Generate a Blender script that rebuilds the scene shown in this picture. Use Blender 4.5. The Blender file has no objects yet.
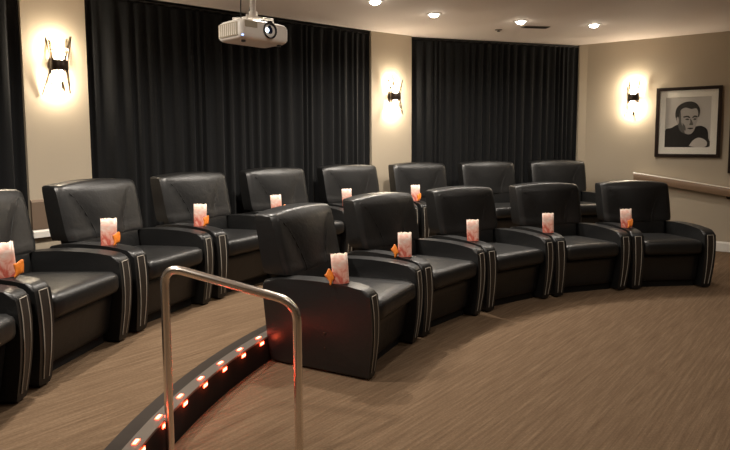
import bpy, bmesh, math, random
from math import sin, cos, pi, radians, atan2, hypot
from mathutils import Vector, Matrix
random.seed(7)
SC = bpy.context.scene
COL = SC.collection

# ------------------------------------------------------------------ materials
def mat(name):
    m = bpy.data.materials.new(name); m.use_nodes = True
    nt = m.node_tree
    return m, nt, nt.nodes['Principled BSDF']

def plain(name, col, rough=.5, metal=0, spec=.5, emit=None, es=0, sheen=0):
    m, nt, b = mat(name)
    b.inputs['Base Color'].default_value = (*col, 1)
    b.inputs['Roughness'].default_value = rough
    b.inputs['Metallic'].default_value = metal
    b.inputs['Specular IOR Level'].default_value = spec
    b.inputs['Sheen Weight'].default_value = sheen
    if emit:
        b.inputs['Emission Color'].default_value = (*emit, 1)
        b.inputs['Emission Strength'].default_value = es
    return m

def noise_bump(m, scale, strength, dist=.002, vec_scale=None):
    nt = m.node_tree; b = nt.nodes['Principled BSDF']
    tc = nt.nodes.new('ShaderNodeTexCoord'); n = nt.nodes.new('ShaderNodeTexNoise')
    n.inputs['Scale'].default_value = scale; n.inputs['Detail'].default_value = 4
    bp = nt.nodes.new('ShaderNodeBump'); bp.inputs['Strength'].default_value = strength
    bp.inputs['Distance'].default_value = dist
    src = tc.outputs['Object']
    if vec_scale:
        mp = nt.nodes.new('ShaderNodeMapping'); mp.inputs['Scale'].default_value = vec_scale
        nt.links.new(src, mp.inputs['Vector']); src = mp.outputs['Vector']
    nt.links.new(src, n.inputs['Vector'])
    nt.links.new(n.outputs['Fac'], bp.inputs['Height'])
    nt.links.new(bp.outputs['Normal'], b.inputs['Normal'])
    return n, tc

def ramp_col(m, src, c0, c1, p0=.35, p1=.65):
    nt = m.node_tree; b = nt.nodes['Principled BSDF']
    r = nt.nodes.new('ShaderNodeValToRGB')
    r.color_ramp.elements[0].position = p0; r.color_ramp.elements[0].color = (*c0, 1)
    r.color_ramp.elements[1].position = p1; r.color_ramp.elements[1].color = (*c1, 1)
    nt.links.new(src, r.inputs['Fac']); nt.links.new(r.outputs['Color'], b.inputs['Base Color'])
    return r

M = {}
M['leather'] = plain('black_leather', (.0108, .0110, .0112), .38, spec=.5)
noise_bump(M['leather'], 55, .25, .004)
nt = M['leather'].node_tree                                        # creases: a broader second bump under the grain
tc = nt.nodes.new('ShaderNodeTexCoord'); nn = nt.nodes.new('ShaderNodeTexNoise')
nn.inputs['Scale'].default_value = 5.5; nn.inputs['Detail'].default_value = 3; nn.inputs['Distortion'].default_value = .8
b2 = nt.nodes.new('ShaderNodeBump'); b2.inputs['Strength'].default_value = .2; b2.inputs['Distance'].default_value = .02
nt.links.new(tc.outputs['Object'], nn.inputs['Vector']); nt.links.new(nn.outputs['Fac'], b2.inputs['Height'])
fb = [n for n in nt.nodes if n.type == 'BUMP' and n != b2][0]
nt.links.new(b2.outputs['Normal'], fb.inputs['Normal'])
M['panel'] = plain('dark_brown_leather', (.022, .017, .013), .5)
M['stitch'] = plain('pale_stitching', (.38, .35, .30), .7)
M['seam'] = plain('black_seam', (.006, .006, .006), .6)
M['plinth'] = plain('black_plinth', (.006, .006, .006), .8)
M['curtain'] = plain('black_velvet', (.0060, .0064, .0070), .85, spec=.2, sheen=.085)
M['curtain'].node_tree.nodes['Principled BSDF'].inputs['Sheen Roughness'].default_value = .4
noise_bump(M['curtain'], 400, .2, .001)
M['wall'] = plain('beige_wall_paint', (.44, .375, .285), .6, spec=.3)
noise_bump(M['wall'], 140, .12, .001)
M['ceiling'] = plain('warm_white_ceiling', (.82, .72, .65), .8, spec=.2)
noise_bump(M['ceiling'], 60, .1, .001)
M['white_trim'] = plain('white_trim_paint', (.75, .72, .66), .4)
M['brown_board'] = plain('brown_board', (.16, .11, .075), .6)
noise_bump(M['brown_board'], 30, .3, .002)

def carpet(name, c0, c1, c2, ang):
    m, nt, b = mat(name)
    b.inputs['Roughness'].default_value = .95; b.inputs['Specular IOR Level'].default_value = .1
    tc = nt.nodes.new('ShaderNodeTexCoord'); mp = nt.nodes.new('ShaderNodeMapping')
    mp.vector_type = 'TEXTURE'; mp.inputs['Rotation'].default_value = (0, 0, ang); mp.inputs['Scale'].default_value = (1 / 1.1, 1 / 24, 1)
    n1 = nt.nodes.new('ShaderNodeTexNoise'); n1.inputs['Scale'].default_value = 2.2; n1.inputs['Detail'].default_value = 5
    n1.inputs['Roughness'].default_value = .7
    n2 = nt.nodes.new('ShaderNodeTexNoise'); n2.inputs['Scale'].default_value = 75; n2.inputs['Detail'].default_value = 3
    nt.links.new(tc.outputs['Object'], mp.inputs['Vector']); nt.links.new(mp.outputs['Vector'], n1.inputs['Vector'])
    nt.links.new(tc.outputs['Object'], n2.inputs['Vector'])
    r = nt.nodes.new('ShaderNodeValToRGB')
    e = r.color_ramp.elements
    e[0].position = .26; e[0].color = (*c0, 1); e[1].position = .76; e[1].color = (*c2, 1)
    k = e.new(.5); k.color = (*c1, 1)
    mx = nt.nodes.new('ShaderNodeMath'); mx.operation = 'MULTIPLY_ADD'
    mx.inputs[1].default_value = .34
    sb = nt.nodes.new('ShaderNodeMath'); sb.operation = 'SUBTRACT'; sb.inputs[1].default_value = .5
    nt.links.new(n2.outputs['Fac'], sb.inputs[0]); nt.links.new(sb.outputs[0], mx.inputs[0])
    nt.links.new(n1.outputs['Fac'], mx.inputs[2])
    nt.links.new(mx.outputs[0], r.inputs['Fac']); nt.links.new(r.outputs['Color'], b.inputs['Base Color'])
    bp = nt.nodes.new('ShaderNodeBump'); bp.inputs['Strength'].default_value = .5; bp.inputs['Distance'].default_value = .006
    nt.links.new(mx.outputs[0], bp.inputs['Height']); nt.links.new(bp.outputs['Normal'], b.inputs['Normal'])
    return m
M['carpet'] = carpet('brown_streaked_carpet', (.092, .058, .034), (.136, .089, .054), (.190, .130, .082), radians(49))
M['rubber'] = plain('black_rubber', (.008, .007, .006), .8, spec=.2)
M['nose_dark'] = plain('brown_nosing_strip', (.028, .021, .016), .7, spec=.2)
M['nose_light'] = plain('grey_aluminium_nosing', (.115, .095, .078), .5, metal=.2)
M['led'] = plain('led_lens', (.9, .5, .4), .3, emit=(1, .38, .22), es=3.2)
M['led_rim'] = plain('led_red_rim', (.6, .05, .03), .4, emit=(1, .04, .015), es=9)  # glowing surround imitates the red halo of light round each lens
M['steel'] = plain('brushed_steel', (.86, .80, .73), .26, metal=1)
M['proj'] = plain('white_projector_plastic', (.86, .82, .76), .4)
M['proj_side'] = plain('cream_vent_plastic', (.46, .40, .30), .6)
M['lens_black'] = plain('black_lens_barrel', (.01, .01, .015), .25)
M['lens_glass'] = plain('blue_lens_glass', (.006, .014, .05), .22, spec=.3)
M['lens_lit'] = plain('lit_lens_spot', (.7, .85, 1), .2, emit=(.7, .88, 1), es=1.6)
M['blue_led'] = plain('blue_indicator', (.2, .35, 1), .3, emit=(.25, .4, 1), es=2)
M['cable'] = plain('black_cable', (.02, .018, .016), .6)
M['bronze'] = plain('dark_bronze', (.05, .035, .025), .4, metal=.6)
M['bulb'] = plain('warm_bulb', (1, .95, .85), .3, emit=(1, .84, .64), es=27)
M['downlight'] = plain('downlight_lens', (1, .95, .88), .3, emit=(1, .90, .76), es=14)
M['frame'] = plain('black_brown_frame', (.018, .010, .007), .3)
M['matboard'] = plain('cream_mat_board', (.93, .90, .84), .7)
M['print_grey'] = plain('grey_print_paper', (.60, .57, .54), .5)
M['print_black'] = plain('black_print_ink', (.012, .012, .013), .45)
M['print_hair'] = plain('dark_print_ink', (.03, .029, .028), .5)
M['print_face'] = plain('light_grey_print_ink', (.46, .43, .41), .5)
M['print_shade'] = plain('mid_grey_print_ink', (.12, .115, .11), .5)
M['print_hand'] = plain('pale_grey_print_ink', (.62, .58, .55), .5)
M['rail_wood'] = plain('polished_brown_wood', (.25, .165, .105), .25, spec=.8)
noise_bump(M['rail_wood'], 14, .1, .001, (1, 12, 12))
M['rail_cap'] = plain('brushed_brass_cap', (.85, .80, .70), .28, metal=.3)  # pale glossy colour stands in for lamplight on the handrail's top face
M['popcorn'] = plain('pale_popcorn', (.80, .70, .55), .8)
M['orange'] = plain('orange_wrapper', (.85, .24, .03), .35)
noise_bump(M['orange'], 60, .6, .006)
n_, tc_ = noise_bump(M['orange'], 60, .6, .006)
M['vent'] = plain('brown_grey_vent', (.22, .18, .145), .6)

def bag_material():
    m, nt, b = mat('pink_printed_paper'); b.inputs['Roughness'].default_value = .7
    tc = nt.nodes.new('ShaderNodeTexCoord'); n = nt.nodes.new('ShaderNodeTexNoise')
    n.inputs['Scale'].default_value = 17; n.inputs['Detail'].default_value = 3; n.inputs['Distortion'].default_value = 1.2
    sp = nt.nodes.new('ShaderNodeSeparateXYZ'); nt.links.new(tc.outputs['Object'], sp.inputs[0])
    # printed pattern is denser low on the bag
    ml = nt.nodes.new('ShaderNodeMath'); ml.operation = 'MULTIPLY_ADD'; ml.inputs[1].default_value = 1.7; ml.inputs[2].default_value = -.15
    nt.links.new(sp.outputs['Z'], ml.inputs[0])
    ad = nt.nodes.new('ShaderNodeMath'); ad.operation = 'ADD'
    nt.links.new(n.outputs['Fac'], ad.inputs[0]); nt.links.new(ml.outputs[0], ad.inputs[1])
    r = nt.nodes.new('ShaderNodeValToRGB'); e = r.color_ramp.elements
    e[0].position = .30; e[0].color = (.60, .12, .08, 1); e[1].position = .66; e[1].color = (.86, .67, .59, 1)
    k = e.new(.46); k.color = (.82, .43, .34, 1)
    nt.links.new(tc.outputs['Object'], n.inputs['Vector']); nt.links.new(ad.outputs[0], r.inputs['Fac'])
    nt.links.new(r.outputs['Color'], b.inputs['Base Color'])
    return m
M['bag'] = bag_material()

def glassy(name, tint, gl):
    m = bpy.data.materials.new(name); m.use_nodes = True; nt = m.node_tree; nt.nodes.clear()
    o = nt.nodes.new('ShaderNodeOutputMaterial'); mx = nt.nodes.new('ShaderNodeMixShader')
    t = nt.nodes.new('ShaderNodeBsdfTransparent'); g = nt.nodes.new('ShaderNodeBsdfGlossy')
    t.inputs['Color'].default_value = (*tint, 1); g.inputs['Roughness'].default_value = .08
    mx.inputs[0].default_value = gl
    nt.links.new(t.outputs[0], mx.inputs[1]); nt.links.new(g.outputs[0], mx.inputs[2]); nt.links.new(mx.outputs[0], o.inputs[0])
    return m
M['crystal'] = glassy('clear_crystal', (.42, .39, .35), .2)
M['pane'] = glassy('picture_glass', (.97, .97, .96), .04)

# ------------------------------------------------------------------ mesh helpers
def obj(name, bm, m, parent=None, smooth=35):
    me = bpy.data.meshes.new(name)
    bmesh.ops.recalc_face_normals(bm, faces=bm.faces[:])
    bm.to_mesh(me); bm.free()
    for mm in (m if isinstance(m, (list, tuple)) else [m]): me.materials.append(mm)
    if smooth:
        for p in me.polygons: p.use_smooth = True
        me.set_sharp_from_angle(angle=radians(smooth))
    o = bpy.data.objects.new(name, me); COL.objects.link(o)
    if parent: o.parent = parent
    return o

def tag(o, label, cat, group=None):
    o['label'] = label; o['category'] = cat
    if group: o['group'] = group
    return o

def thing(name, label, cat, loc=(0, 0, 0), rz=0, group=None):
    o = bpy.data.objects.new(name, None); COL.objects.link(o)
    o.empty_display_size = .1
    o.location = loc; o.rotation_euler = (0, 0, rz)
    return tag(o, label, cat, group)

def struct(name, bm, m, smooth=0):
    o = obj(name, bm, m, None, smooth); o['kind'] = 'structure'
    return o

def copy_tree(o, parent=None):
    c = o.copy(); COL.objects.link(c)
    if parent: c.parent = parent
    for ch in list(o.children): copy_tree(ch, c)
    return c

def box(bm, a, b, mtx=None):
    vs = [bm.verts.new((x, y, z)) for x in (a[0], b[0]) for y in (a[1], b[1]) for z in (a[2], b[2])]
    for f in ((0, 1, 3, 2), (4, 6, 7, 5), (0, 4, 5, 1), (2, 3, 7, 6), (0, 2, 6, 4), (1, 5, 7, 3)):
        bm.faces.new([vs[i] for i in f])
    if mtx: bmesh.ops.transform(bm, matrix=mtx, verts=vs)
    return vs

def rbox(bm, a, b, r, n=6, crown=0, mtx=None, fn=None):
    """box with rounded edges: a gridded cube whose points are pushed onto radius r round an inner box"""
    a, b = Vector(a), Vector(b); c = (a + b) / 2; h = (b - a) / 2
    t = bmesh.new(); bmesh.ops.create_cube(t, size=2)
    bmesh.ops.subdivide_edges(t, edges=t.edges[:], cuts=n, use_grid_fill=True)
    rr = [min(r, h[i]) for i in range(3)]; r_ = min(rr)
    for v in t.verts:
        p = Vector()
        for i in range(3):
            s = v.co[i]; s = math.copysign(abs(s) ** .6, s)      # more points near the edges
            p[i] = s * h[i]
        q = Vector([max(-h[i] + r_, min(h[i] - r_, p[i])) for i in range(3)])
        d = p - q
        if d.length > 1e-9: p = q + d.normalized() * r_
        if crown and p.z > 0: p.z += crown * (1 - (p.x / h.x) ** 2) * (1 - (p.y / h.y) ** 2)
        w = c + p
        if fn: w = Vector(fn(w))
        v.co = w
    me = bpy.data.meshes.new('tmp'); t.to_mesh(me); t.free()
    n0 = len(bm.verts); bm.from_mesh(me); bpy.data.meshes.remove(me)
    bm.verts.ensure_lookup_table()
    if mtx: bmesh.ops.transform(bm, matrix=mtx, verts=bm.verts[n0:])

def tube(bm, pts, r, seg=8, closed=False):
    pts = [Vector(p) for p in pts]; rings = []; N = len(pts)
    up = None
    for i, p in enumerate(pts):
        a = pts[(i - 1) % N] if closed or i > 0 else p
        c = pts[(i + 1) % N] if closed or i < N - 1 else p
        t = (c - a).normalized()
        if up is None:
            up = Vector((0, 0, 1)) if abs(t.z) < .9 else Vector((1, 0, 0))
        x = t.cross(up)
        if x.length < 1e-6: x = t.orthogonal()
        x.normalize(); y = x.cross(t).normalized(); up = y
        rr = r[i] if isinstance(r, (list, tuple)) else r
        rings.append([bm.verts.new(p + x * (rr * cos(2 * pi * k / seg)) + y * (rr * sin(2 * pi * k / seg))) for k in range(seg)])
    L = N if closed else N - 1
    for i in range(L):
        A, B = rings[i], rings[(i + 1) % N]
        for k in range(seg):
            bm.faces.new((A[k], A[(k + 1) % seg], B[(k + 1) % seg], B[k]))
    if not closed:
        bm.faces.new(rings[0][::-1]); bm.faces.new(rings[-1])

def lathe(bm, prof, seg=24, mtx=None):
    n0 = len(bm.verts); rings = []
    vs = []
    for r, z in prof:
        if r < 1e-6: ring = [bm.verts.new((0, 0, z))]
        else: ring = [bm.verts.new((r * cos(2 * pi * k / seg), r * sin(2 * pi * k / seg), z)) for k in range(seg)]
        rings.append(ring); vs += ring
    for A, B in zip(rings, rings[1:]):
        for k in range(seg):
            k2 = (k + 1) % seg
            f = [A[k % len(A)], A[k2 % len(A)], B[k2 % len(B)], B[k % len(B)]]
            g = []
            for v in f:
                if v not in g: g.append(v)
            if len(g) > 2: bm.faces.new(g)
    if mtx: bmesh.ops.transform(bm, matrix=mtx, verts=vs)

def prism(bm, poly, axis_a, axis_b, axis_n, depth, origin=(0, 0, 0)):
    """polygon (a,b) extruded along axis_n by depth"""
    o = Vector(origin); A, B, Nn = Vector(axis_a), Vector(axis_b), Vector(axis_n)
    v0 = [bm.verts.new(o + A * p[0] + B * p[1]) for p in poly]
    v1 = [bm.verts.new(o + A * p[0] + B * p[1] + Nn * depth) for p in poly]
    bm.faces.new(v0[::-1]); bm.faces.new(v1)
    for i in range(len(poly)):
        j = (i + 1) % len(poly)
        bm.faces.new((v0[i], v0[j], v1[j], v1[i]))
    return v0, v1

def catmull(P, n=6):
    out = []
    for i in range(len(P) - 1):
        p0 = P[max(i - 1, 0)]; p1 = P[i]; p2 = P[i + 1]; p3 = P[min(i + 2, len(P) - 1)]
        for k in range(n):
            t = k / n
            out.append(tuple(.5 * (2 * b + (c - a) * t + (2 * a - 5 * b + 4 * c - d) * t * t + (-a + 3 * b - 3 * c + d) * t ** 3)
                             for a, b, c, d in zip(p0, p1, p2, p3)))
    out.append(tuple(P[-1])); return out

# ------------------------------------------------------------------ camera
F_PX = 583.13; H = 1.5202; PITCH = .08355; ROLL = .005118; YC = 187.72
cam = bpy.data.cameras.new('camera'); co = bpy.data.objects.new('camera', cam); COL.objects.link(co)
cam.sensor_width = 36; cam.sensor_fit = 'HORIZONTAL'; cam.lens = F_PX / 730 * 36
cam.shift_y = (YC - 225) / 730
cam.clip_start = .05
co.matrix_world = Matrix.Translation((0, 0, H)) @ Matrix.Rotation(pi / 2 - PITCH, 4, 'X') @ Matrix.Rotation(-ROLL, 4, 'Z')
SC.camera = co

# ------------------------------------------------------------------ layout
HC = 2.89; ZP = .175
CX, CY = 3.293, 2.254                    # centre the rows and the step are struck from
RS = 4.30                                # riser radius
def arc(r, ph): return (CX - r * cos(ph), CY + r * sin(ph))

FRONT = [(.220, 3.902, 63.0), (.728, 4.623, 46.7), (1.407, 5.189, 32.9), (2.205, 5.565, 17.7), (3.073, 5.737, 4.7)]
BACK = [(-1.755, 2.554, 90.6), (-1.676, 3.462, 79.4), (-1.420, 4.336, 67.9), (-.997, 5.143, 56.7), (-.427, 5.854, 45.9),
        (.263, 6.448, 35.5), (1.047, 6.915, 26.0), (1.898, 7.244, 16.3), (2.792, 7.423, 6.3)]

# ------------------------------------------------------------------ the room
P1a, P1b = (-2.56, 5.46), (-2.905, 5.03)         # sconce pier by the left curtain
P2a, P2b = (.09, 7.565), (.635, 7.955)           # sconce pier between the two far curtains
CE, CORNER = (3.20, 8.78), (3.295, 8.733)
RD = Vector((.81486, -.57966)); RN = Vector((-.57966, -.81486))
RW_END = (CORNER[0] + RD.x * 6.2, CORNER[1] + RD.y * 6.2)
LEFT_END = (-3.80, 3.35)
def off(a, b, d):
    """a, b moved by d to the outer side (left of the direction a->b seen from inside is handled by sign)"""
    v = Vector((b[0] - a[0], b[1] - a[1])).normalized(); nrm = Vector((-v.y, v.x))
    if nrm.dot(Vector((CX - a[0], CY - a[1]))) > 0: nrm = -nrm
    return (a[0] + nrm.x * d, a[1] + nrm.y * d), (b[0] + nrm.x * d, b[1] + nrm.y * d)
REC = .16
ra = off(P1b, LEFT_END, REC); rb = off(P1a, P2a, REC); rc = off(P2b, CE, REC)

def wall(name, pts, z0=0, z1=HC, m=None):
    """pts run so that the room is on one side; given .12 m of thickness outward"""
    bm = bmesh.new(); n = len(pts)
    outer = []
    for i, p in enumerate(pts):
        ns = []
        for j in (i - 1, i):
            if 0 <= j < n - 1:
                v = Vector((pts[j + 1][0] - pts[j][0], pts[j + 1][1] - pts[j][1])).normalized()
                ns.append(Vector((v.y, -v.x)) * WSIDE)
        q = sum(ns, Vector((0, 0))); q = q / max(.35, q.length) if len(ns) > 1 else q
        outer.append((p[0] + q.x * .12, p[1] + q.y * .12))
    loop = list(pts) + outer[::-1]
    prism(bm, loop, (1, 0, 0), (0, 1, 0), (0, 0, 1), z1 - z0, (0, 0, z0))
    bmesh.ops.triangulate(bm, faces=[f for f in bm.faces if len(f.verts) > 4])
    return struct(name, bm, m or M['wall'])
WSIDE = -1
FAR_L = (-4.25, 2.5); NEAR_L = (-4.25, -2.6); NEAR_R = (6.6, -2.6)
wall('wall_back', [ra[1], ra[0], P1b, P1a, rb[0], rb[1], P2a, P2b, rc[0], rc[1], CE, CORNER])
wall('wall_right', [CORNER, RW_END])
wall('wall_left', [NEAR_L, FAR_L, ra[1]])
wall('wall_front', [RW_END, NEAR_R, NEAR_L])

ROOM = [ra[1], ra[0], P1b, P1a, rb[0], rb[1], P2a, P2b, rc[0], rc[1], CE, CORNER, RW_END, NEAR_R, NEAR_L, FAR_L]
bm = bmesh.new(); prism(bm, ROOM, (1, 0, 0), (0, 1, 0), (0, 0, 1), .12, (0, 0, -.12))
bmesh.ops.triangulate(bm, faces=[f for f in bm.faces if len(f.verts) > 4]); struct('floor', bm, M['carpet'])
bm = bmesh.new(); prism(bm, ROOM, (1, 0, 0), (0, 1, 0), (0, 0, 1), .12, (0, 0, HC))
bmesh.ops.triangulate(bm, faces=[f for f in bm.faces if len(f.verts) > 4]); struct('ceiling', bm, M['ceiling'])

# raised platform of the back row
PH0, PH1 = -.30, pi / 2
def phs(n=70): return [PH0 + (PH1 - PH0) * i / n for i in range(n + 1)]
rw = (CORNER[0] + RD.x * 1.15, CORNER[1] + RD.y * 1.15)
x0 = arc(RS, PH0)[0]
pl = [(x0, -2.58)] + [arc(RS, a) for a in phs()] + [rw, CORNER, CE, rc[1], rc[0], P2b, P2a, rb[1], rb[0], P1a, P1b, ra[0], ra[1], FAR_L, (-4.25, -2.58)]
bm = bmesh.new(); prism(bm, pl, (1, 0, 0), (0, 1, 0), (0, 0, 1), ZP, (0, 0, 0))
bmesh.ops.triangulate(bm, faces=[f for f in bm.faces if len(f.verts) > 4])
struct('floor_platform', bm, M['carpet'])
def band(name, r0, r1, z0, z1, m):
    bm = bmesh.new(); ps = phs()
    q = [[bm.verts.new((*arc(r, a), z)) for r, z in ((r0, z0), (r1, z0), (r1, z1), (r0, z1))] for a in ps]
    for A, B in zip(q, q[1:]):
        for k in range(4): bm.faces.new((A[k], A[(k + 1) % 4], B[(k + 1) % 4], B[k]))
    bm.faces.new(q[0][::-1]); bm.faces.new(q[-1])
    return struct(name, bm, m)
band('trim_1', RS - .012, RS + .004, 0.001, ZP - .006, M['rubber'])                # dark riser
band('trim_2', RS - .014, RS + .058, ZP - .006, ZP + .006, M['nose_light'])        # metal nosing
band('trim_3', RS + .058, RS + .138, ZP - .01, ZP + .0045, M['nose_dark'])         # dark strip behind it

def wall_strip(name, a, b, z0, z1, t, m):
    bm = bmesh.new(); v = Vector((b[0] - a[0], b[1] - a[1])).normalized(); nrm = Vector((-v.y, v.x))
    if nrm.dot(Vector((CX - a[0], CY - a[1]))) < 0: nrm = -nrm
    prism(bm, [(0, z0), (0, z1 - .012), (t * .45, z1), (t, z1 - .02), (t, z0)][::-1] if False else [(0, z0), (t, z0), (t, z1 - .02), (t * .45, z1), (0, z1)],
          (nrm.x, nrm.y, 0), (0, 0, 1), (v.x, v.y, 0), hypot(b[0] - a[0], b[1] - a[1]), (a[0], a[1], 0))
    return struct(name, bm, m)
wall_strip('baseboard_right', rw, RW_END, 0, .13, .018, M['white_trim'])
wall_strip('baseboard_back', P2a, P2b, ZP, ZP + .12, .018, M['white_trim'])
wall_strip('baseboard_left', P1a, P1b, ZP, ZP + .12, .018, M['white_trim'])
wall_strip('trim_4', P1a, P1b, .745, 1.005, .03, M['brown_board'])                 # brown strip low on the left pier
wall_strip('trim_5', P1a, P1b, .675, .745, .045, M['white_trim'])                  # white strip under it

# ------------------------------------------------------------------ curtains
def curtain(name, label, a, b, npleat, seed):
    rnd = random.Random(seed)
    root = thing(name, label, 'curtain', ((a[0] + b[0]) / 2, (a[1] + b[1]) / 2, ZP), 0, 'black curtains on the back wall')
    o = Vector(root.location)
    v = Vector((b[0] - a[0], b[1] - a[1])); L = v.length; v.normalize()
    nr = Vector((-v.y, v.x))
    if nr.dot(Vector((CX - a[0], CY - a[1]))) < 0: nr = -nr
    ns = npleat * 10
    # uneven pleats
    ws = [.6 + rnd.random() * .9 for _ in range(npleat)]; tot = sum(ws)
    am = [.55 + rnd.random() * .6 for _ in range(npleat)]; ph = [rnd.uniform(-.22, .22) for _ in range(npleat)]
    lean = [rnd.uniform(-.012, .012) for _ in range(npleat + 1)]
    zs = [HC - .035, HC - .06, HC - .14, HC - .3, HC - .7, HC - 1.2, HC - 1.8, ZP + .5, ZP + .02]
    bm = bmesh.new(); rows = []
    for zi, z in enumerate(zs):
        g = zi / (len(zs) - 1)
        k = [.018, .02, .03, .035, .04, .045, .048, .05, .05][zi]
        row = []; s = 0
        for j in range(npleat):
            w = ws[j] / tot * L
            for t in range(10):
                u = t / 10
                x = s + w * u + (lean[j] * (1 - u) + lean[j + 1] * u) * g
                c = cos(2 * pi * (u + ph[j] * g * sin(pi * u)))
                c = math.copysign(abs(c) ** .8, c)
                d = -.005 + k * ((am[j] if g > .1 else .8) * c * .5 - .5) - .02 + .012 * sin(7 * x + 5 * seed) * g
                x = max(0, min(L, x))
                row.append(bm.verts.new((a[0] + v.x * x + nr.x * d - o.x, a[1] + v.y * x + nr.y * d - o.y, z - o.z)))
            s += w
        row.append(bm.verts.new((b[0] - nr.x * .04 - o.x, b[1] - nr.y * .04 - o.y, z - o.z)))
        rows.append(row)
    for A, B in zip(rows, rows[1:]):
        for i in range(len(A) - 1): bm.faces.new((A[i], A[i + 1], B[i + 1], B[i]))
    c = obj('drape', bm, M['curtain'], root, 80)
    md = c.modifiers.new('thickness', 'SOLIDIFY'); md.thickness = .004
    bm = bmesh.new()
    tube(bm, [(a[0] - nr.x * .045 - o.x, a[1] - nr.y * .045 - o.y, HC - .018 - o.z), (b[0] - nr.x * .045 - o.x, b[1] - nr.y * .045 - o.y, HC - .018 - o.z)], .013, 8)
    obj('curtain_track', bm, M['cable'], root)
    return root
curtain('curtain', 'black pleated curtain at the left edge, left of the nearest wall lamp', P1b, (LEFT_END[0] + .02, LEFT_END[1] + .04), 12, 3)
curtain('curtain', 'widest black pleated curtain, hanging behind the ceiling projector', P1a, P2a, 29, 1)
curtain('curtain', 'black pleated curtain between the middle wall lamp and the far corner', P2b, CE, 24, 2)

# ------------------------------------------------------------------ recliner
W, WA, HA = .8712, .1197, .578
HI = W / 2 - WA                                     # inner half width
FRONTC = catmull([(.022, .012), (.008, .10), (-.006, .20), (-.014, .31), (-.014, .42), (-.007, .50), (.0, .545)], 4)
ARMP = FRONTC + [(.006, .562), (.022, .576), (.06, .588), (.14, .599), (.24, .606), (.36, .609), (.48, .607), (.60, .600), (.70, .589), (.79, .573), (.812, .55), (.808, .48), (.797, .34), (.785, .17), (.770, .012)]

def arm_taper(x, z, s):
    """outer face leans in towards the floor"""
    return x - s * .024 * max(0, (.5 - z) / .5) ** 1.3
def arm_mesh(s):
    bm = bmesh.new()
    xi, xo = s * HI, s * (W / 2)
    v0, v1 = prism(bm, ARMP, (0, 1, 0), (0, 0, 1), (1, 0, 0), xo - xi, (xi, 0, 0))
    es = [e for e in bm.edges if abs(e.verts[0].co.x - e.verts[1].co.x) < 1e-6]
    bmesh.ops.bevel(bm, geom=es, offset=.021, segments=4, profile=.6, affect='EDGES')
    for v in bm.verts:
        if s * v.co.x > HI + WA * .5: v.co.x = arm_taper(v.co.x, v.co.z, s)
    return bm
def front_strip_pts():
    out = []
    for (y, z) in FRONTC:
        if z > .045: out.append((y, z))
    return out
def panel_mesh(s):
    bm = bmesh.new(); c = s * (HI + WA / 2); rows = []
    for y, z in front_strip_pts():
        k = s * .024 * max(0, (.5 - z) / .5) ** 1.3 * .5
        hw = .031 - .012 * max(0, (.4 - z) / .4)
        rows.append([bm.verts.new((c - hw - k, y - .0035, z)), bm.verts.new((c + hw - k, y - .0035, z)),
                     bm.verts.new((c + hw - k, y + .006, z)), bm.verts.new((c - hw - k, y + .006, z))])
    for A, B in zip(rows, rows[1:]):
        for k in range(4): bm.faces.new((A[k], A[(k + 1) % 4], B[(k + 1) % 4], B[k]))
    bm.faces.new(rows[0]); bm.faces.new(rows[-1][::-1])
    return bm
def stitch_mesh(s):
    bm = bmesh.new(); c = s * (HI + WA / 2)
    L = []; R = []
    for y, z in front_strip_pts():
        k = s * .024 * max(0, (.5 - z) / .5) ** 1.3 * .5
        hw = .031 - .012 * max(0, (.4 - z) / .4)
        L.append((c - hw - k, y - .0045, z)); R.append((c + hw - k, y - .0045, z))
    tube(bm, L + R[::-1], .0029, 6)
    return bm

def back_lims(z):
    """front y, rear y, half width of the backrest at height z"""
    T = [(.10, .62, .735, .300), (.30, .62, .785, .302), (.50, .625, .828, .304), (.592, .642, .843, .307), (.603, .645, .845, .376), (.64, .652, .851, .385), (.68, .664, .858, .388),
         (.80, .69, .878, .391), (.90, .714, .894, .392), (.96, .731, .904, .392), (.985, .741, .908, .391), (1.001, .755, .909, .388), (1.010, .775, .901, .380)]
    if z <= T[0][0]: return T[0][1:]
    for a, b in zip(T, T[1:]):
        if z <= b[0]:
            t = (z - a[0]) / (b[0] - a[0]); return tuple(a[i] + (b[i] - a[i]) * t for i in (1, 2, 3))
    return T[-1][1:]
def arch(x, z): return .026 * (1 - (x / .392) ** 2) * max(0, min(1, (z - .75) / .25))
def bulge(x, z):
    """front face: centre panel crowned, wings set back a touch beyond the seams"""
    t = max(0, min(1, (z - .60) / .40))
    xs = .14 + .21 * t ** 1.7
    d = 0
    if abs(x) < xs: d = -.020 * (1 - (x / xs) ** 2) * (0.4 + .6 * sin(pi * min(1, t * .9 + .05))) - .008
    else: d = -.004 * sin(pi * min(1, (abs(x) - xs) / max(.02, .39 - xs)))
    return d
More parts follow.
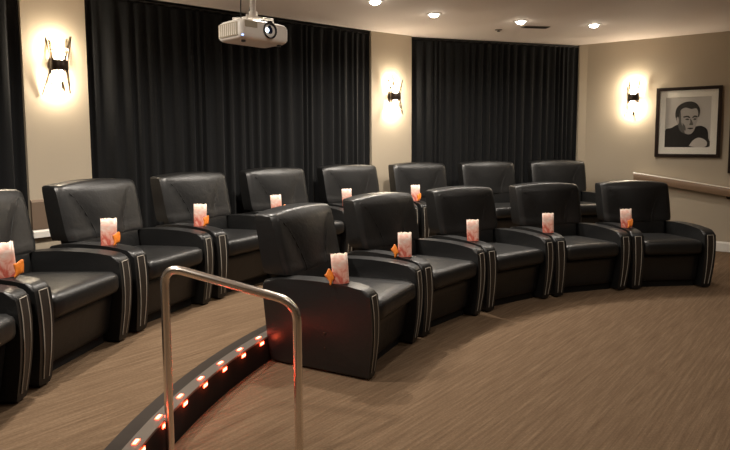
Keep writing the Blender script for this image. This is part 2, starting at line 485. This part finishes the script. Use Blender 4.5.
def back_mesh():
    bm = bmesh.new(); rows = []
    zs = [.10, .30, .50, .585, .592, .6, .604, .62, .64, .66, .68, .70, .74, .78, .82, .86, .90, .93, .96, .985, .9945, 1.001, 1.006, 1.010]
    NX = 22
    for z in zs:
        yf, yr, hw = back_lims(z); row = []
        cr = .022
        pts = []
        for i in range(NX + 1):                        # front face
            u = -1 + 2 * i / NX; u = math.copysign(abs(u) ** .85, u); x = u * hw
            e = max(0, abs(x) - (hw - cr)) / cr; y = yf + cr * (1 - math.sqrt(max(0, 1 - e * e)))
            if e < 1: y += bulge(x, z) * min(1, (1 - e) * 2) * (1 if z > .6 else .3) * (1 if z < .98 else .5)
            pts.append((x, y))
        pts.append((hw, (yf + yr) / 2))
        for i in range(9):                             # rear face
            u = 1 - 2 * i / 8; x = u * hw
            e = max(0, abs(x) - (hw - .012)) / .012
            pts.append((x, yr - .012 * (1 - math.sqrt(max(0, 1 - e * e)))))
        pts.append((-hw, (yf + yr) / 2))
        rows.append([bm.verts.new((x, y, z + arch(x, z))) for x, y in pts])
    for A, B in zip(rows, rows[1:]):
        n = len(A)
        for k in range(n): bm.faces.new((A[k], A[(k + 1) % n], B[(k + 1) % n], B[k]))
    bm.faces.new(rows[0][::-1])
    # top cap: strips between the front and rear edge
    top = rows[-1]; fr = top[:NX + 1]; re = top[NX + 2:NX + 11][::-1]
    bmesh.ops.contextual_create(bm, geom=top)
    return bm
def seam_mesh():
    for s in (-1, 1):
        bm = bmesh.new(); pts = []
        for i in range(20):
            z = .60 + (.975 - .60) * i / 19; t = (z - .60) / .40
            x = s * (.14 + .21 * t ** 1.7)
            yf = back_lims(z)[0]
            pts.append((x, yf - .0045 + (.003 if i > 17 else 0), z + arch(x, z)))
        tube(bm, pts, .0035, 6); yield bm

def make_recliner():
    root = thing('recliner', 'black leather recliner', 'chair')
    def seat_fn(p):
        t = (p.y - .02) / .62
        return (p.x, p.y, p.z - .025 * t)
    bm = bmesh.new(); rbox(bm, (-HI + .004, -.022, .345), (HI - .004, .665, .494), .055, 9, .016, fn=seat_fn)
    obj('seat_cushion', bm, M['leather'], root, 60)
    bm = bmesh.new()
    rbox(bm, (-HI + .006, .045, .07), (HI - .006, .11, .338), .018, 5, 0, fn=lambda p: (p.x, p.y + .16 * (.338 - p.z), p.z))
    obj('footrest', bm, M['leather'], root, 60)
    bm = bmesh.new(); box(bm, (-HI + .008, .13, .0), (HI - .008, .62, .34)); obj('plinth', bm, M['plinth'], root, 0)
    bk = obj('backrest', back_mesh(), M['leather'], root, 50)
    for bm in seam_mesh(): obj('seam', bm, M['seam'], bk)
    for s in (-1, 1):
        a = obj('armrest', arm_mesh(s), M['leather'], root, 40)
        obj('front_panel', panel_mesh(s), M['panel'], a)
        obj('stitching', stitch_mesh(s), M['stitch'], a)
        for z in (.17, .27):
            bm = bmesh.new(); lathe(bm, [(0, .004), (.006, .003), (.008, 0), (.008, -.006)], 10, Matrix.Translation((arm_taper(s * W / 2, z, s), .33, z)) @ Matrix.Rotation(s * pi / 2, 4, 'Y'))
            obj('bolt', bm, M['bronze'], a)
        for y in (.20, .66):
            bm = bmesh.new(); xx = s * (HI + .05)
            box(bm, (xx - .028, y - .028, 0), (xx + .028, y + .028, .045)); obj('foot', bm, M['plinth'], a, 0)
    return root

FL = ['black leather recliner at the left end of the front row, beside the lit step',
      'black leather recliner, second from the step in the front row',
      'black leather recliner in the middle of the five in the front row',
      'black leather recliner, fourth from the step in the front row',
      'black leather recliner at the right end of the front row, near the wall handrail']
BL = ['black leather recliner cut off at the left edge, nearest in the back row',
      'second nearest back-row black recliner, its backrest cut by the left photo edge',
      'black leather back-row recliner below the nearest wall lamp',
      'black leather back-row recliner, third backrest from the left photo edge',
      'black leather back-row recliner right below the ceiling projector',
      'black leather back-row recliner before the right end of the widest curtain',
      'black leather back-row recliner below the middle wall lamp',
      'black leather back-row recliner, second from the far right end',
      'black leather recliner at the far right end of the back row, by the room corner']
proto = make_recliner(); first = True
chairs = {}
for row, poses, z, labs, grp in (('f', FRONT, 0, FL, 'recliners in the front row'), ('b', BACK, ZP, BL, 'recliners in the back row')):
    for i, (x, y, t) in enumerate(poses):
        o = proto if first else copy_tree(proto); first = False
        o.location = (x, y, z); o.rotation_euler = (0, 0, radians(t))
        tag(o, labs[i], 'chair', grp); chairs[row, i] = (x, y, z, radians(t))

def on_chair(key, lx, ly, lz):
    x, y, z, t = chairs[key]
    return (x + lx * cos(t) - ly * sin(t), y + lx * sin(t) + ly * cos(t), z + lz)

# ------------------------------------------------------------------ popcorn bags and orange packets
def make_bag():
    root = thing('popcorn_bag', 'bag', 'popcorn bag')
    bm = bmesh.new(); rows = []
    hw, hd, h = .052, .030, .185
    N = 28
    def ring(z, sx, sy, zig=0):
        r = []
        for k in range(N):
            a = 2 * pi * k / N; c, s = cos(a), sin(a)
            x = math.copysign(abs(c) ** .35, c) * hw * sx; y = math.copysign(abs(s) ** .35, s) * hd * sy
            r.append(bm.verts.new((x, y, z + (zig if k % 2 else -zig))))
        return r
    rows = [ring(0, 1.0, 1.0), ring(.03, 1.0, .98), ring(.08, 1.02, .97), ring(.13, 1.03, .92), ring(h, 1.02, .86, .004)]
    for A, B in zip(rows, rows[1:]):
        for k in range(N): bm.faces.new((A[k], A[(k + 1) % N], B[(k + 1) % N], B[k]))
    bm.faces.new(rows[0][::-1])
    b = obj('paper_bag', bm, M['bag'], root, 45)
    md = b.modifiers.new('thickness', 'SOLIDIFY'); md.thickness = .0015
    bm = bmesh.new(); rnd = random.Random(5)
    for k in range(34):
        p = Vector((rnd.uniform(-.042, .042), rnd.uniform(-.016, .016), .172 + rnd.uniform(-.012, .010)))
        bmesh.ops.create_icosphere(bm, subdivisions=1, radius=rnd.uniform(.009, .013), matrix=Matrix.Translation(p))
    pc = obj('popcorn', bm, M['popcorn'], root, 60); pc['kind'] = 'stuff'
    return root
def make_packet():
    bm = bmesh.new()
    def fn(p):
        t = p.z / .085
        k = .62 + .25 * abs(t - .35)
        return (p.x * k + .006 * sin(55 * p.z + 60 * p.y), p.y * (1.1 - .7 * t) + .006 * sin(90 * p.x) + .008 * t, p.z + .012 * sin(70 * p.x))
    rbox(bm, (-.030, -.014, .010), (.030, .014, .085), .009, 8, fn=fn)
    lo = min(v.co.z for v in bm.verts)
    for v in bm.verts: v.co.z -= lo
    return obj('candy_packet', bm, M['orange'], None, 50)
BAGS = [(('f', 0), -.385, .225, 'on the leftmost arm of the front row'),
        (('f', 1), -.38, .215, 'between the first and second front-row recliners'),
        (('f', 2), -.375, .23, 'between the second and third front-row recliners'),
        (('f', 3), -.38, .19, 'between the third and fourth front-row recliners'),
        (('f', 4), -.38, .21, 'between the last two front-row recliners'),
        (('b', 1), -.375, .22, 'at the left edge of the photo'),
        (('b', 2), -.385, .27, 'below the nearest wall lamp'),
        (('b', 3), -.375, .26, 'on the back row, third from left'),
        (('b', 4), -.38, .26, 'just above the leftmost front-row backrest'),
        (('b', 5), -.38, .26, 'left of the second front-row backrest'),
        (('b', 6), -.385, .22, 'above the second front-row backrest')]
PACK = {('f', 0): (-.056, -.034), ('f', 1): (-.062, -.038), ('f', 4): (.024, -.056), ('b', 1): (.052, -.06), ('b', 2): (.045, -.062), ('b', 3): (.045, -.062),
        ('b', 4): (.050, -.055), ('b', 5): (.050, -.055), ('b', 6): (.035, -.060)}
def arm_top(y):
    T = [p for p in ARMP if .0 <= p[0] <= .75 and p[1] > .55]
    T = sorted(T)
    for a, b in zip(T, T[1:]):
        if a[0] <= y <= b[0]: return a[1] + (b[1] - a[1]) * (y - a[0]) / max(1e-6, b[0] - a[0])
    return .6
pb = make_bag(); pk = make_packet(); fb = fp = True
for key, lx, ly, where in BAGS:
    o = pb if fb else copy_tree(pb); fb = False
    ht = arm_top(ly)
    o.location = on_chair(key, lx, ly, ht - .0005)
    x, y, z, t = chairs[key]
    face = atan2(x, y)                        # set down facing the aisle
    rz = -face * .7 + t * .12 + random.uniform(-.12, .12)
    o.rotation_euler = (radians(-2), radians(random.uniform(-5, 2)), rz)
    tag(o, 'pink and white popcorn bag ' + where, 'popcorn bag', 'popcorn bags on the recliner arms')
    if key in PACK:
        q = pk if fp else pk.copy()
        if not fp: COL.objects.link(q)
        fp = False
        dx, dy = PACK[key]; c, s = cos(rz), sin(rz)
        L = Vector(o.location)
        q.location = (L.x + dx * c - dy * s, L.y + dx * s + dy * c, L.z + .001)
        q.rotation_euler = (0, radians(-18 if dx < 0 else 8), rz + random.uniform(-.3, .3))
        tag(q, 'orange candy packet by the bag ' + where, 'candy packet', 'orange packets beside the popcorn bags')

# ------------------------------------------------------------------ step lights
ordn = ['lowest', 'second', 'third', 'fourth', 'fifth', 'sixth', 'seventh', 'eighth', 'ninth', 'tenth']
def make_led():
    root = thing('step_light', 'led', 'step light')
    bm = bmesh.new(); rbox(bm, (-.023, -.0105, 0), (.023, .0105, .004), .002, 3); obj('rim', bm, M['led_rim'], root, 60)
    bm = bmesh.new(); rbox(bm, (-.0175, -.0062, .003), (.0175, .0062, .0062), .0025, 4); obj('lens', bm, M['led'], root, 60)
    return root
led = make_led(); fl = True
n = 0
for k in range(0, 7):
    ph = .0548 + .0538 * k
    o = led if fl else copy_tree(led); fl = False
    o.location = (*arc(RS + .024, ph), ZP + .0058)
    o.rotation_euler = (0, 0, pi / 2 - ph)
    tag(o, 'red step light on top of the nosing, %s from the photo bottom' % ordn[n], 'step light', 'step lights on the nosing top'); n += 1
for k in range(0, 8):                                               # each front light throws red light on the floor before it
    ph = .0548 + .0538 * k - .004
    l = bpy.data.lights.new('step_light_glow', 'POINT'); l.energy = .07; l.color = (1, .10, .03); l.shadow_soft_size = .012
    q = bpy.data.objects.new('step_light_glow', l); COL.objects.link(q); q.location = (*arc(RS - .035, ph), ZP - .022)
n = 0
for k in range(0, 8):
    ph = .0548 + .0538 * k - .004
    o = copy_tree(led)
    o.matrix_world = Matrix.Translation((*arc(RS - .0115, ph), ZP - .022)) @ Matrix.Rotation(-ph, 4, 'Z') @ Matrix.Rotation(pi / 2, 4, 'Y') @ Matrix.Rotation(pi / 2, 4, 'Z')
    tag(o, 'red step light on the step front, %s from the photo bottom' % ordn[n], 'step light', 'step lights on the step front'); n += 1

# ------------------------------------------------------------------ stair handrail
hr = thing('handrail', 'freestanding brushed steel grab rail with two posts beside the lit step', 'handrail', (-.62, 2.665, 0))
A = Vector((-.939, 2.68, 0)); B = Vector((-.318, 2.65, 0)); O = Vector((-.62, 2.665, 0))
zl, zr = .936, .765; r_ = .095
d = Vector((B.x - A.x, B.y - A.y, zr - zl)).normalized(); up = Vector((0, 0, 1))
def fil(p, u, w, n=9):
    """rounded corner at p from direction -u to direction w"""
    a = p - u * r_; c = p + w * r_
    return [a * (1 - t) ** 2 + p * 2 * t * (1 - t) + c * t * t for t in [i / n for i in range(n + 1)]]
tl = A + up * zl; tr = B + up * zr
path = [A + up * .004] + fil(tl, up, d) + fil(tr, d, -up) + [B + up * .004]
bm = bmesh.new(); tube(bm, [p - O for p in path], .0205, 18); obj('rail', bm, M['steel'], hr, 60)
for P in (A, B):
    bm = bmesh.new(); q = P - O
    lathe(bm, [(0, 0), (.048, 0), (.048, .006), (.04, .011), (.021, .013), (0, .013)], 24, Matrix.Translation((q.x, q.y, 0)))
    obj('floor_flange', bm, M['steel'], hr, 40)

# ------------------------------------------------------------------ wall handrail on the right wall
def onwall(s, z, o): return Vector((CORNER[0] + RD.x * s + RN.x * o, CORNER[1] + RD.y * s + RN.y * o, z))
S0, Z0, S1, Z1 = .70, 1.00, 3.0, .66
wr0 = onwall(S0, 0, 0)
wh = thing('wall_handrail', 'brown wooden handrail sloping down along the right wall', 'handrail', (wr0.x, wr0.y, 0))
O = Vector((wr0.x, wr0.y, 0))
bm = bmesh.new()
prof = [(.040, -.085), (.105, -.085), (.115, -.06), (.115, .010), (.107, .022), (.037, .022), (.030, .012), (.030, -.06)]
v0 = [bm.verts.new(onwall(S0, Z0 + b, a) - O) for a, b in prof]; v1 = [bm.verts.new(onwall(S1, Z1 + b, a) - O) for a, b in prof]
bm.faces.new(v0); bm.faces.new(v1[::-1])
for i in range(8): bm.faces.new((v0[i], v0[(i + 1) % 8], v1[(i + 1) % 8], v1[i]))
obj('rail', bm, M['rail_wood'], wh, 50)
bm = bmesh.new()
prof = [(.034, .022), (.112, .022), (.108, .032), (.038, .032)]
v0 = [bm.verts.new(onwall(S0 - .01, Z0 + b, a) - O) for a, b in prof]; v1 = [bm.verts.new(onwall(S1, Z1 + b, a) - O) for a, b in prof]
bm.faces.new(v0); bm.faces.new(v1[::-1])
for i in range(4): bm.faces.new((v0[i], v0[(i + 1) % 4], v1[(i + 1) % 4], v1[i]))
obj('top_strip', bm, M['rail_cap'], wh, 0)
for s in (S0 + .04, S0 + 1.15, S0 + 2.1):
    z = Z0 + (Z1 - Z0) * (s - S0) / (S1 - S0)
    bm = bmesh.new()
    tube(bm, [onwall(s, z - .10, .002) - O, onwall(s, z - .10, .05) - O, onwall(s, z - .098, .068) - O, onwall(s, z - .08, .073) - O], .010, 10)
    lathe(bm, [(0, .008), (.028, .006), (.03, 0), (0, 0)], 16, Matrix.Translation(onwall(s, z - .10, .0) - O) @ Vector((RN.x, RN.y, 0)).to_track_quat('Z', 'Y').to_matrix().to_4x4())
    obj('bracket', bm, M['bronze'], wh, 50)

# ------------------------------------------------------------------ framed photographs on the right wall
def framed(label, s0, s1, z0, z1, figure):
    c = onwall((s0 + s1) / 2, (z0 + z1) / 2, .002)
    # local axes: x along wall to the right, y into the room, z up
    root = thing('framed_photograph', label, 'picture', c, atan2(RD.y, RD.x), 'framed photographs on the right wall')
    w, h = (s1 - s0) / 2, (z1 - z0) / 2
    def fr(bm, w0, h0, w1, h1, ya, yb):                 # ring between two rectangles
        q = [[bm.verts.new((sx * a, -y, sz * b)) for sx, sz in ((-1, -1), (1, -1), (1, 1), (-1, 1))] for a, b, y in ((w0, h0, ya), (w0, h0, yb), (w1, h1, yb), (w1, h1, ya))]
        for i in range(4):
            A, B = q[i], q[(i + 1) % 4]
            for k in range(4): bm.faces.new((A[k], A[(k + 1) % 4], B[(k + 1) % 4], B[k]))
    bm = bmesh.new(); fr(bm, w, h, w - .043, h - .043, 0, .032); obj('frame', bm, M['frame'], root, 0)
    bm = bmesh.new(); fr(bm, w - .043, h - .043, w - .12, h - .135, .004, .016); obj('mat_board', bm, M['matboard'], root, 0)
    pw, ph_ = w - .12, h - .135
    bm = bmesh.new(); box(bm, (-pw, -.010, -ph_), (pw, -.004, ph_)); pr = obj('print', bm, M['print_grey'], root, 0)
    bm = bmesh.new(); box(bm, (-w + .043, -.021, -h + .043), (w - .043, -.019, h - .043)); obj('glass_pane', bm, M['pane'], root, 0)
    if figure:
        def shape(name, pts, m, lay):
            P = catmull(pts + [pts[0]], 5)[:-1]
            P = [(max(-1, min(1, a)) * pw, max(-1, min(1, b)) * ph_) for a, b in P]
            bm = bmesh.new(); prism(bm, P[::-1], (1, 0, 0), (0, 0, 1), (0, -1, 0), .0006, (0, -.010 - .0006 * lay, 0))
            obj(name, bm, m, pr, 0)
        shape('printed_sweater', [(-1, -1), (-1, -.33), (-.72, -.22), (-.45, -.10), (-.2, -.16), (.1, -.30), (.35, -.18), (.62, -.16), (.86, -.30), (.92, -.62), (.90, -1)], M['print_black'], 0)
        shape('printed_neck', [(-.44, -.06), (-.38, .1), (.05, .0), (.16, -.36), (-.06, -.46), (-.32, -.34)], M['print_shade'], 1)
        shape('printed_face', [(-.44, .34), (-.40, .02), (-.28, -.28), (-.06, -.46), (.16, -.47), (.32, -.28), (.42, .06), (.46, .36), (.38, .58), (.10, .66), (-.20, .64), (-.40, .52)], M['print_face'], 2)
        shape('printed_shadow', [(-.44, .34), (-.42, .02), (-.30, -.26), (-.10, -.44), (-.20, -.2), (-.28, .0), (-.30, .24), (-.34, .44)], M['print_shade'], 3)
        shape('printed_hair', [(-.48, .02), (-.56, .30), (-.50, .58), (-.26, .76), (.08, .82), (.36, .73), (.52, .50), (.50, .24), (.45, .20), (.44, .40), (.36, .54), (.14, .52), (-.10, .58), (-.30, .50), (-.38, .28), (-.42, .10)], M['print_hair'], 4)
        shape('printed_ear', [(-.50, .16), (-.44, .22), (-.39, .10), (-.40, -.06), (-.46, -.04)], M['print_face'], 5)
        shape('printed_brow', [(-.20, .23), (-.02, .26), (.10, .20), (.08, .16), (-.04, .20), (-.18, .18)], M['print_hair'], 5)
        shape('printed_brow', [(.20, .20), (.30, .26), (.42, .23), (.41, .18), (.30, .20), (.22, .16)], M['print_hair'], 5)
        shape('printed_eye', [(-.12, .12), (-.02, .15), (.07, .11), (-.02, .08)], M['print_hair'], 5)
        shape('printed_eye', [(.24, .11), (.31, .15), (.39, .12), (.31, .08)], M['print_hair'], 5)
        shape('printed_nose', [(.10, .14), (.16, .10), (.25, -.08), (.20, -.12), (.08, -.10), (.12, .0)], M['print_shade'], 5)
        shape('printed_mouth', [(-.02, -.24), (.12, -.22), (.27, -.24), (.13, -.29)], M['print_hair'], 5)
        shape('printed_cheek', [(-.22, -.02), (-.10, -.16), (-.08, -.34), (-.2, -.24)], M['print_shade'], 4)
        shape('printed_hand', [(.10, -.94), (.28, -.72), (.50, -.62), (.74, -.68), (.88, -.82), (.80, -.98), (.4, -1)], M['print_hand'], 5)
    return root
framed('black-framed black and white portrait of a dark-haired man in a dark sweater', .945, 1.728, 1.250, 2.197, True)
framed('black-framed picture cut off by the right edge of the photo', 1.825, 2.60, 1.045, 1.99, False)

# ------------------------------------------------------------------ wall lamps
def sconce(label, x, y, z, nx, ny, seed):
    rnd = random.Random(seed)
    # local -y into the room
    t = atan2(nx, -ny)
    root = thing('wall_lamp', label, 'wall lamp', (x, y, z), t, 'crystal wall lamps')
    bm = bmesh.new(); rbox(bm, (-.05, -.02, -.075), (.05, -.001, .075), .008, 3); obj('back_plate', bm, M['bronze'], root, 50)
    bm = bmesh.new()
    prof = [(.07, -.045), (.074, -.04), (.074, .04), (.07, .045), (.062, .045), (.062, -.045), (.07, -.045)]
    lathe(bm, prof, 28, Matrix.Translation((0, -.085, 0)))
    obj('band', bm, M['bronze'], root, 40)
    bm = bmesh.new(); box(bm, (-.02, -.03, -.02), (.02, -.01, .02)); obj('arm', bm, M['bronze'], root, 0)
    for s in (1, -1):
        bm = bmesh.new()
        lathe(bm, [(0, .0 * s), (.018, .005 * s), (.022, .04 * s), (.036, .06 * s), (.042, .095 * s), (.034, .125 * s), (.018, .138 * s), (0, .14 * s)], 16, Matrix.Translation((0, -.085, .0)))
        obj('bulb', bm, M['bulb'], root, 60)
        l = bpy.data.lights.new('wall_lamp_glow', 'POINT'); l.energy = 4; l.color = (1, .86, .66); l.shadow_soft_size = .012
        q = bpy.data.objects.new('wall_lamp_glow', l); COL.objects.link(q); q.location = (x + nx * .085, y + ny * .085, z + .17 * s)
        for k in range(6):
            a = 2 * pi * (k + .5 * (s > 0)) / 6 + rnd.uniform(-.2, .2); L = rnd.uniform(.15, .25); tilt = rnd.uniform(.05, .30)
            bm = bmesh.new(); box(bm, (-.011, -.0035, .0), (.011, .0035, L))
            for v in bm.verts:
                if v.co.z > .05: v.co.x = v.co.x * .55 + .006 * (1 if k % 2 else -1)
            if s < 0: bmesh.ops.transform(bm, matrix=Matrix.Rotation(pi, 4, 'X'), verts=bm.verts[:])
            c, sn = cos(a), sin(a)
            px, py = .068 * c, -.085 + .068 * sn
            m_ = Matrix.Translation((px, py, .02 * s)) @ Matrix.Rotation(a - pi / 2, 4, 'Z') @ Matrix.Rotation(-tilt * s, 4, 'X') @ Matrix.Rotation(rnd.uniform(-.25, .25), 4, 'Y')
            if py + sn * L * tilt > -.012: m_ = Matrix.Translation((px, min(py, -.03), .02 * s)) @ Matrix.Rotation(rnd.uniform(-.3, .3), 4, 'Y')
            bmesh.ops.transform(bm, matrix=m_, verts=bm.verts[:])
            obj('crystal_blade', bm, M['crystal'], root, 0)
    return root
n1 = Vector((.77, -.64)); n2 = Vector((.585, -.811))
sconce('lit crystal wall lamp on the beige pier at the left, nearest to the camera', -2.74, 5.235, 2.174, .78, -.626, 1)
sconce('lit crystal wall lamp on the beige pier between the two far curtains', .352, 7.753, 2.07, .582, -.813, 2)
sw = onwall(.655, 2.079, 0)
sconce('lit crystal wall lamp on the right wall beside the framed portrait', sw.x, sw.y, sw.z, RN.x, RN.y, 3)

# ------------------------------------------------------------------ ceiling projector
pr = thing('projector', 'white ceiling projector hanging in front of the widest curtain', 'projector', (-.77, 4.13, 2.252), radians(47))
# local -y is the lens side
bm = bmesh.new()
rbox(bm, (-.205, -.145, -.070), (.205, .145, .066), .042, 8, .012)
obj('body', bm, M['proj'], pr, 60)
bm = bmesh.new(); rbox(bm, (-.2085, -.105, -.045), (-.20, .115, .045), .004, 3); ve = obj('side_vent', bm, M['proj_side'], pr, 50)
for k in range(9):
    bm = bmesh.new(); box(bm, (-.2105, -.09 + k * .0225, -.038), (-.208, -.083 + k * .0225, .038)); obj('vent_slat', bm, M['proj'], ve, 0)
RX = Matrix.Translation((.030, -.143, .008)) @ Matrix.Rotation(pi / 2, 4, 'X')
bm = bmesh.new(); lathe(bm, [(.052, -.01), (.056, .0), (.056, .010), (.050, .013), (.045, .006), (.042, -.012), (0, -.012)], 28, RX); lb = obj('lens_barrel', bm, M['lens_black'], pr, 40)
bm = bmesh.new(); lathe(bm, [(.042, -.008), (.034, -.001), (.018, .004), (0, .006)], 24, RX); obj('lens_glass', bm, M['lens_glass'], lb, 60)
bm = bmesh.new(); lathe(bm, [(.017, .002), (.012, .0075), (0, .009)], 16, RX @ Matrix.Translation((-.022, .0, 0))); obj('lens_spot', bm, M['lens_lit'], lb, 60)  # small emissive blob imitates a white reflection on the lens
bm = bmesh.new(); rbox(bm, (-.175, -.1475, .010), (-.075, -.143, .052), .003, 3); obj('front_grille', bm, M['proj_side'], pr, 50)
bm = bmesh.new(); rbox(bm, (-.192, -.138, -.050), (-.180, -.130, -.040), .003, 3); obj('indicator_light', bm, M['blue_led'], pr, 50)
for x in (-.15, .15):
    bm = bmesh.new(); lathe(bm, [(0, -.082), (.014, -.082), (.016, -.068), (0, -.068)], 14, Matrix.Translation((x, -.09, 0))); obj('foot', bm, M['cable'], pr, 40)
bm = bmesh.new()
rbox(bm, (-.065, -.05, .100), (.065, .05, .112), .004, 2); mp_ = obj('mount_plate', bm, M['proj'], pr, 45)
for x, y in ((-.11, -.08), (.11, -.08), (-.11, .08), (.11, .08)):
    bm = bmesh.new(); tube(bm, [(x * .4, y * .4, .106), (x, y, .100), (x, y, .068)], .008, 8); obj('mount_arm', bm, M['proj'], mp_, 45)
bm = bmesh.new(); lathe(bm, [(0, .112), (.03, .112), (.03, .15), (.018, .155), (.018, .16), (0, .16)], 18); obj('swivel', bm, M['proj'], mp_, 45)
bm = bmesh.new(); lathe(bm, [(0, .155), (.021, .155), (.021, HC - 2.252 - .012), (.055, HC - 2.252 - .012), (.06, HC - 2.252 - .001), (0, HC - 2.252 - .001)], 18)
obj('mount_pole', bm, M['proj'], pr, 45)
bm = bmesh.new(); tube(bm, catmull([(.04, .12, .05), (.05, .16, .10), (.075, .13, .22), (.05, .06, .42), (.03, .03, HC - 2.252 - .001)], 6), .006, 8)
obj('cable', bm, M['cable'], pr, 60)
bm = bmesh.new(); tube(bm, [(-.115, -.02, .066), (-.117, -.02, .15), (-.112, -.02, .26), (-.112, -.02, HC - 2.252 - .001)], .004, 8)
obj('safety_wire', bm, M['cable'], pr, 60)

# ------------------------------------------------------------------ recessed ceiling lights and added fill spots
def make_down():
    root = thing('recessed_light', 'lit round recessed ceiling light', 'ceiling light')
    bm = bmesh.new(); lathe(bm, [(.052, -.004), (.055, -.010), (.078, -.007), (.082, -.001), (.052, -.001)], 28); obj('trim_ring', bm, M['white_trim'], root, 40)
    bm = bmesh.new(); lathe(bm, [(.052, -.003), (.050, -.018), (.036, -.030), (.018, -.036), (0, -.037)], 24); obj('lens', bm, M['downlight'], root, 50)
    return root
dl = make_down(); fd = True
DL = [(.11, 5.95, 'closest to the projector, at the top photo edge'), (.77, 6.57, 'second nearest to the projector'),
      (1.84, 6.99, 'above the far curtain, beside the ceiling vent'), (2.79, 7.22, 'nearest to the far right corner of the room')]
UNSEEN_FILL = [(.25, 3.25, 26), (2.1, 4.3, 15), (3.6, 4.4, 13), (1.0, 1.2, 14), (2.8, 2.3, 10), (4.4, 2.6, 5), (-1.75, 1.5, 66), (-1.9, 3.3, 88), (-.8, 4.75, 85)]  # unseen fill spots without fixtures, added to brighten floor, platform and projector
def spot(x, y, e):
    l = bpy.data.lights.new('recessed_light_beam', 'SPOT'); l.energy = e; l.color = (1, .91, .80)
    l.spot_size = radians(160); l.spot_blend = 1; l.shadow_soft_size = .05
    o = bpy.data.objects.new('recessed_light_beam', l); COL.objects.link(o); o.location = (x, y, HC - .05)
for x, y, w in DL:
    o = dl if fd else copy_tree(dl); fd = False
    o.location = (x, y, HC); tag(o, 'lit round recessed ceiling light ' + w, 'ceiling light', 'recessed ceiling lights')
    spot(x, y, 70 if x < 1 else 34)
for x, y, e in UNSEEN_FILL: spot(x, y, e)

vt = thing('ceiling_vent', 'long dark slotted vent in the ceiling above the far curtain', 'vent', (2.12, 7.35, HC), radians(11))
bm = bmesh.new(); rbox(bm, (-.17, -.055, -.010), (.17, .055, -.001), .004, 3); fv = obj('frame', bm, M['vent'], vt, 40)
for k in range(5):
    bm = bmesh.new(); box(bm, (-.15, -.042 + k * .019, -.013), (.15, -.034 + k * .019, -.009)); obj('slat', bm, M['bronze'], vt, 0)
sm = thing('sprinkler', 'small dark sprinkler head in the ceiling left of the vent', 'sprinkler', (1.70, 7.52, HC))
bm = bmesh.new(); lathe(bm, [(0, -.001), (.045, -.001), (.043, -.008), (.014, -.010), (.012, -.022), (0, -.022)], 20); obj('rose', bm, M['vent'], sm, 40)
bm = bmesh.new(); lathe(bm, [(0, -.022), (.020, -.022), (.020, -.025), (0, -.026)], 16); obj('deflector', bm, M['cable'], sm, 40)

# ------------------------------------------------------------------ render look
w = bpy.data.worlds.new('world'); SC.world = w; w.use_nodes = True
w.node_tree.nodes['Background'].inputs[0].default_value = (.02, .018, .015, 1)
SC.view_settings.view_transform = 'Standard'; SC.view_settings.look = 'None'
SC.view_settings.gamma = 1; SC.view_settings.use_curve_mapping = False
SC.view_settings.exposure = 1.4
SC.cycles.use_denoising = True
SC.cycles.max_bounces = 8
SC.cycles.sample_clamp_indirect = 4
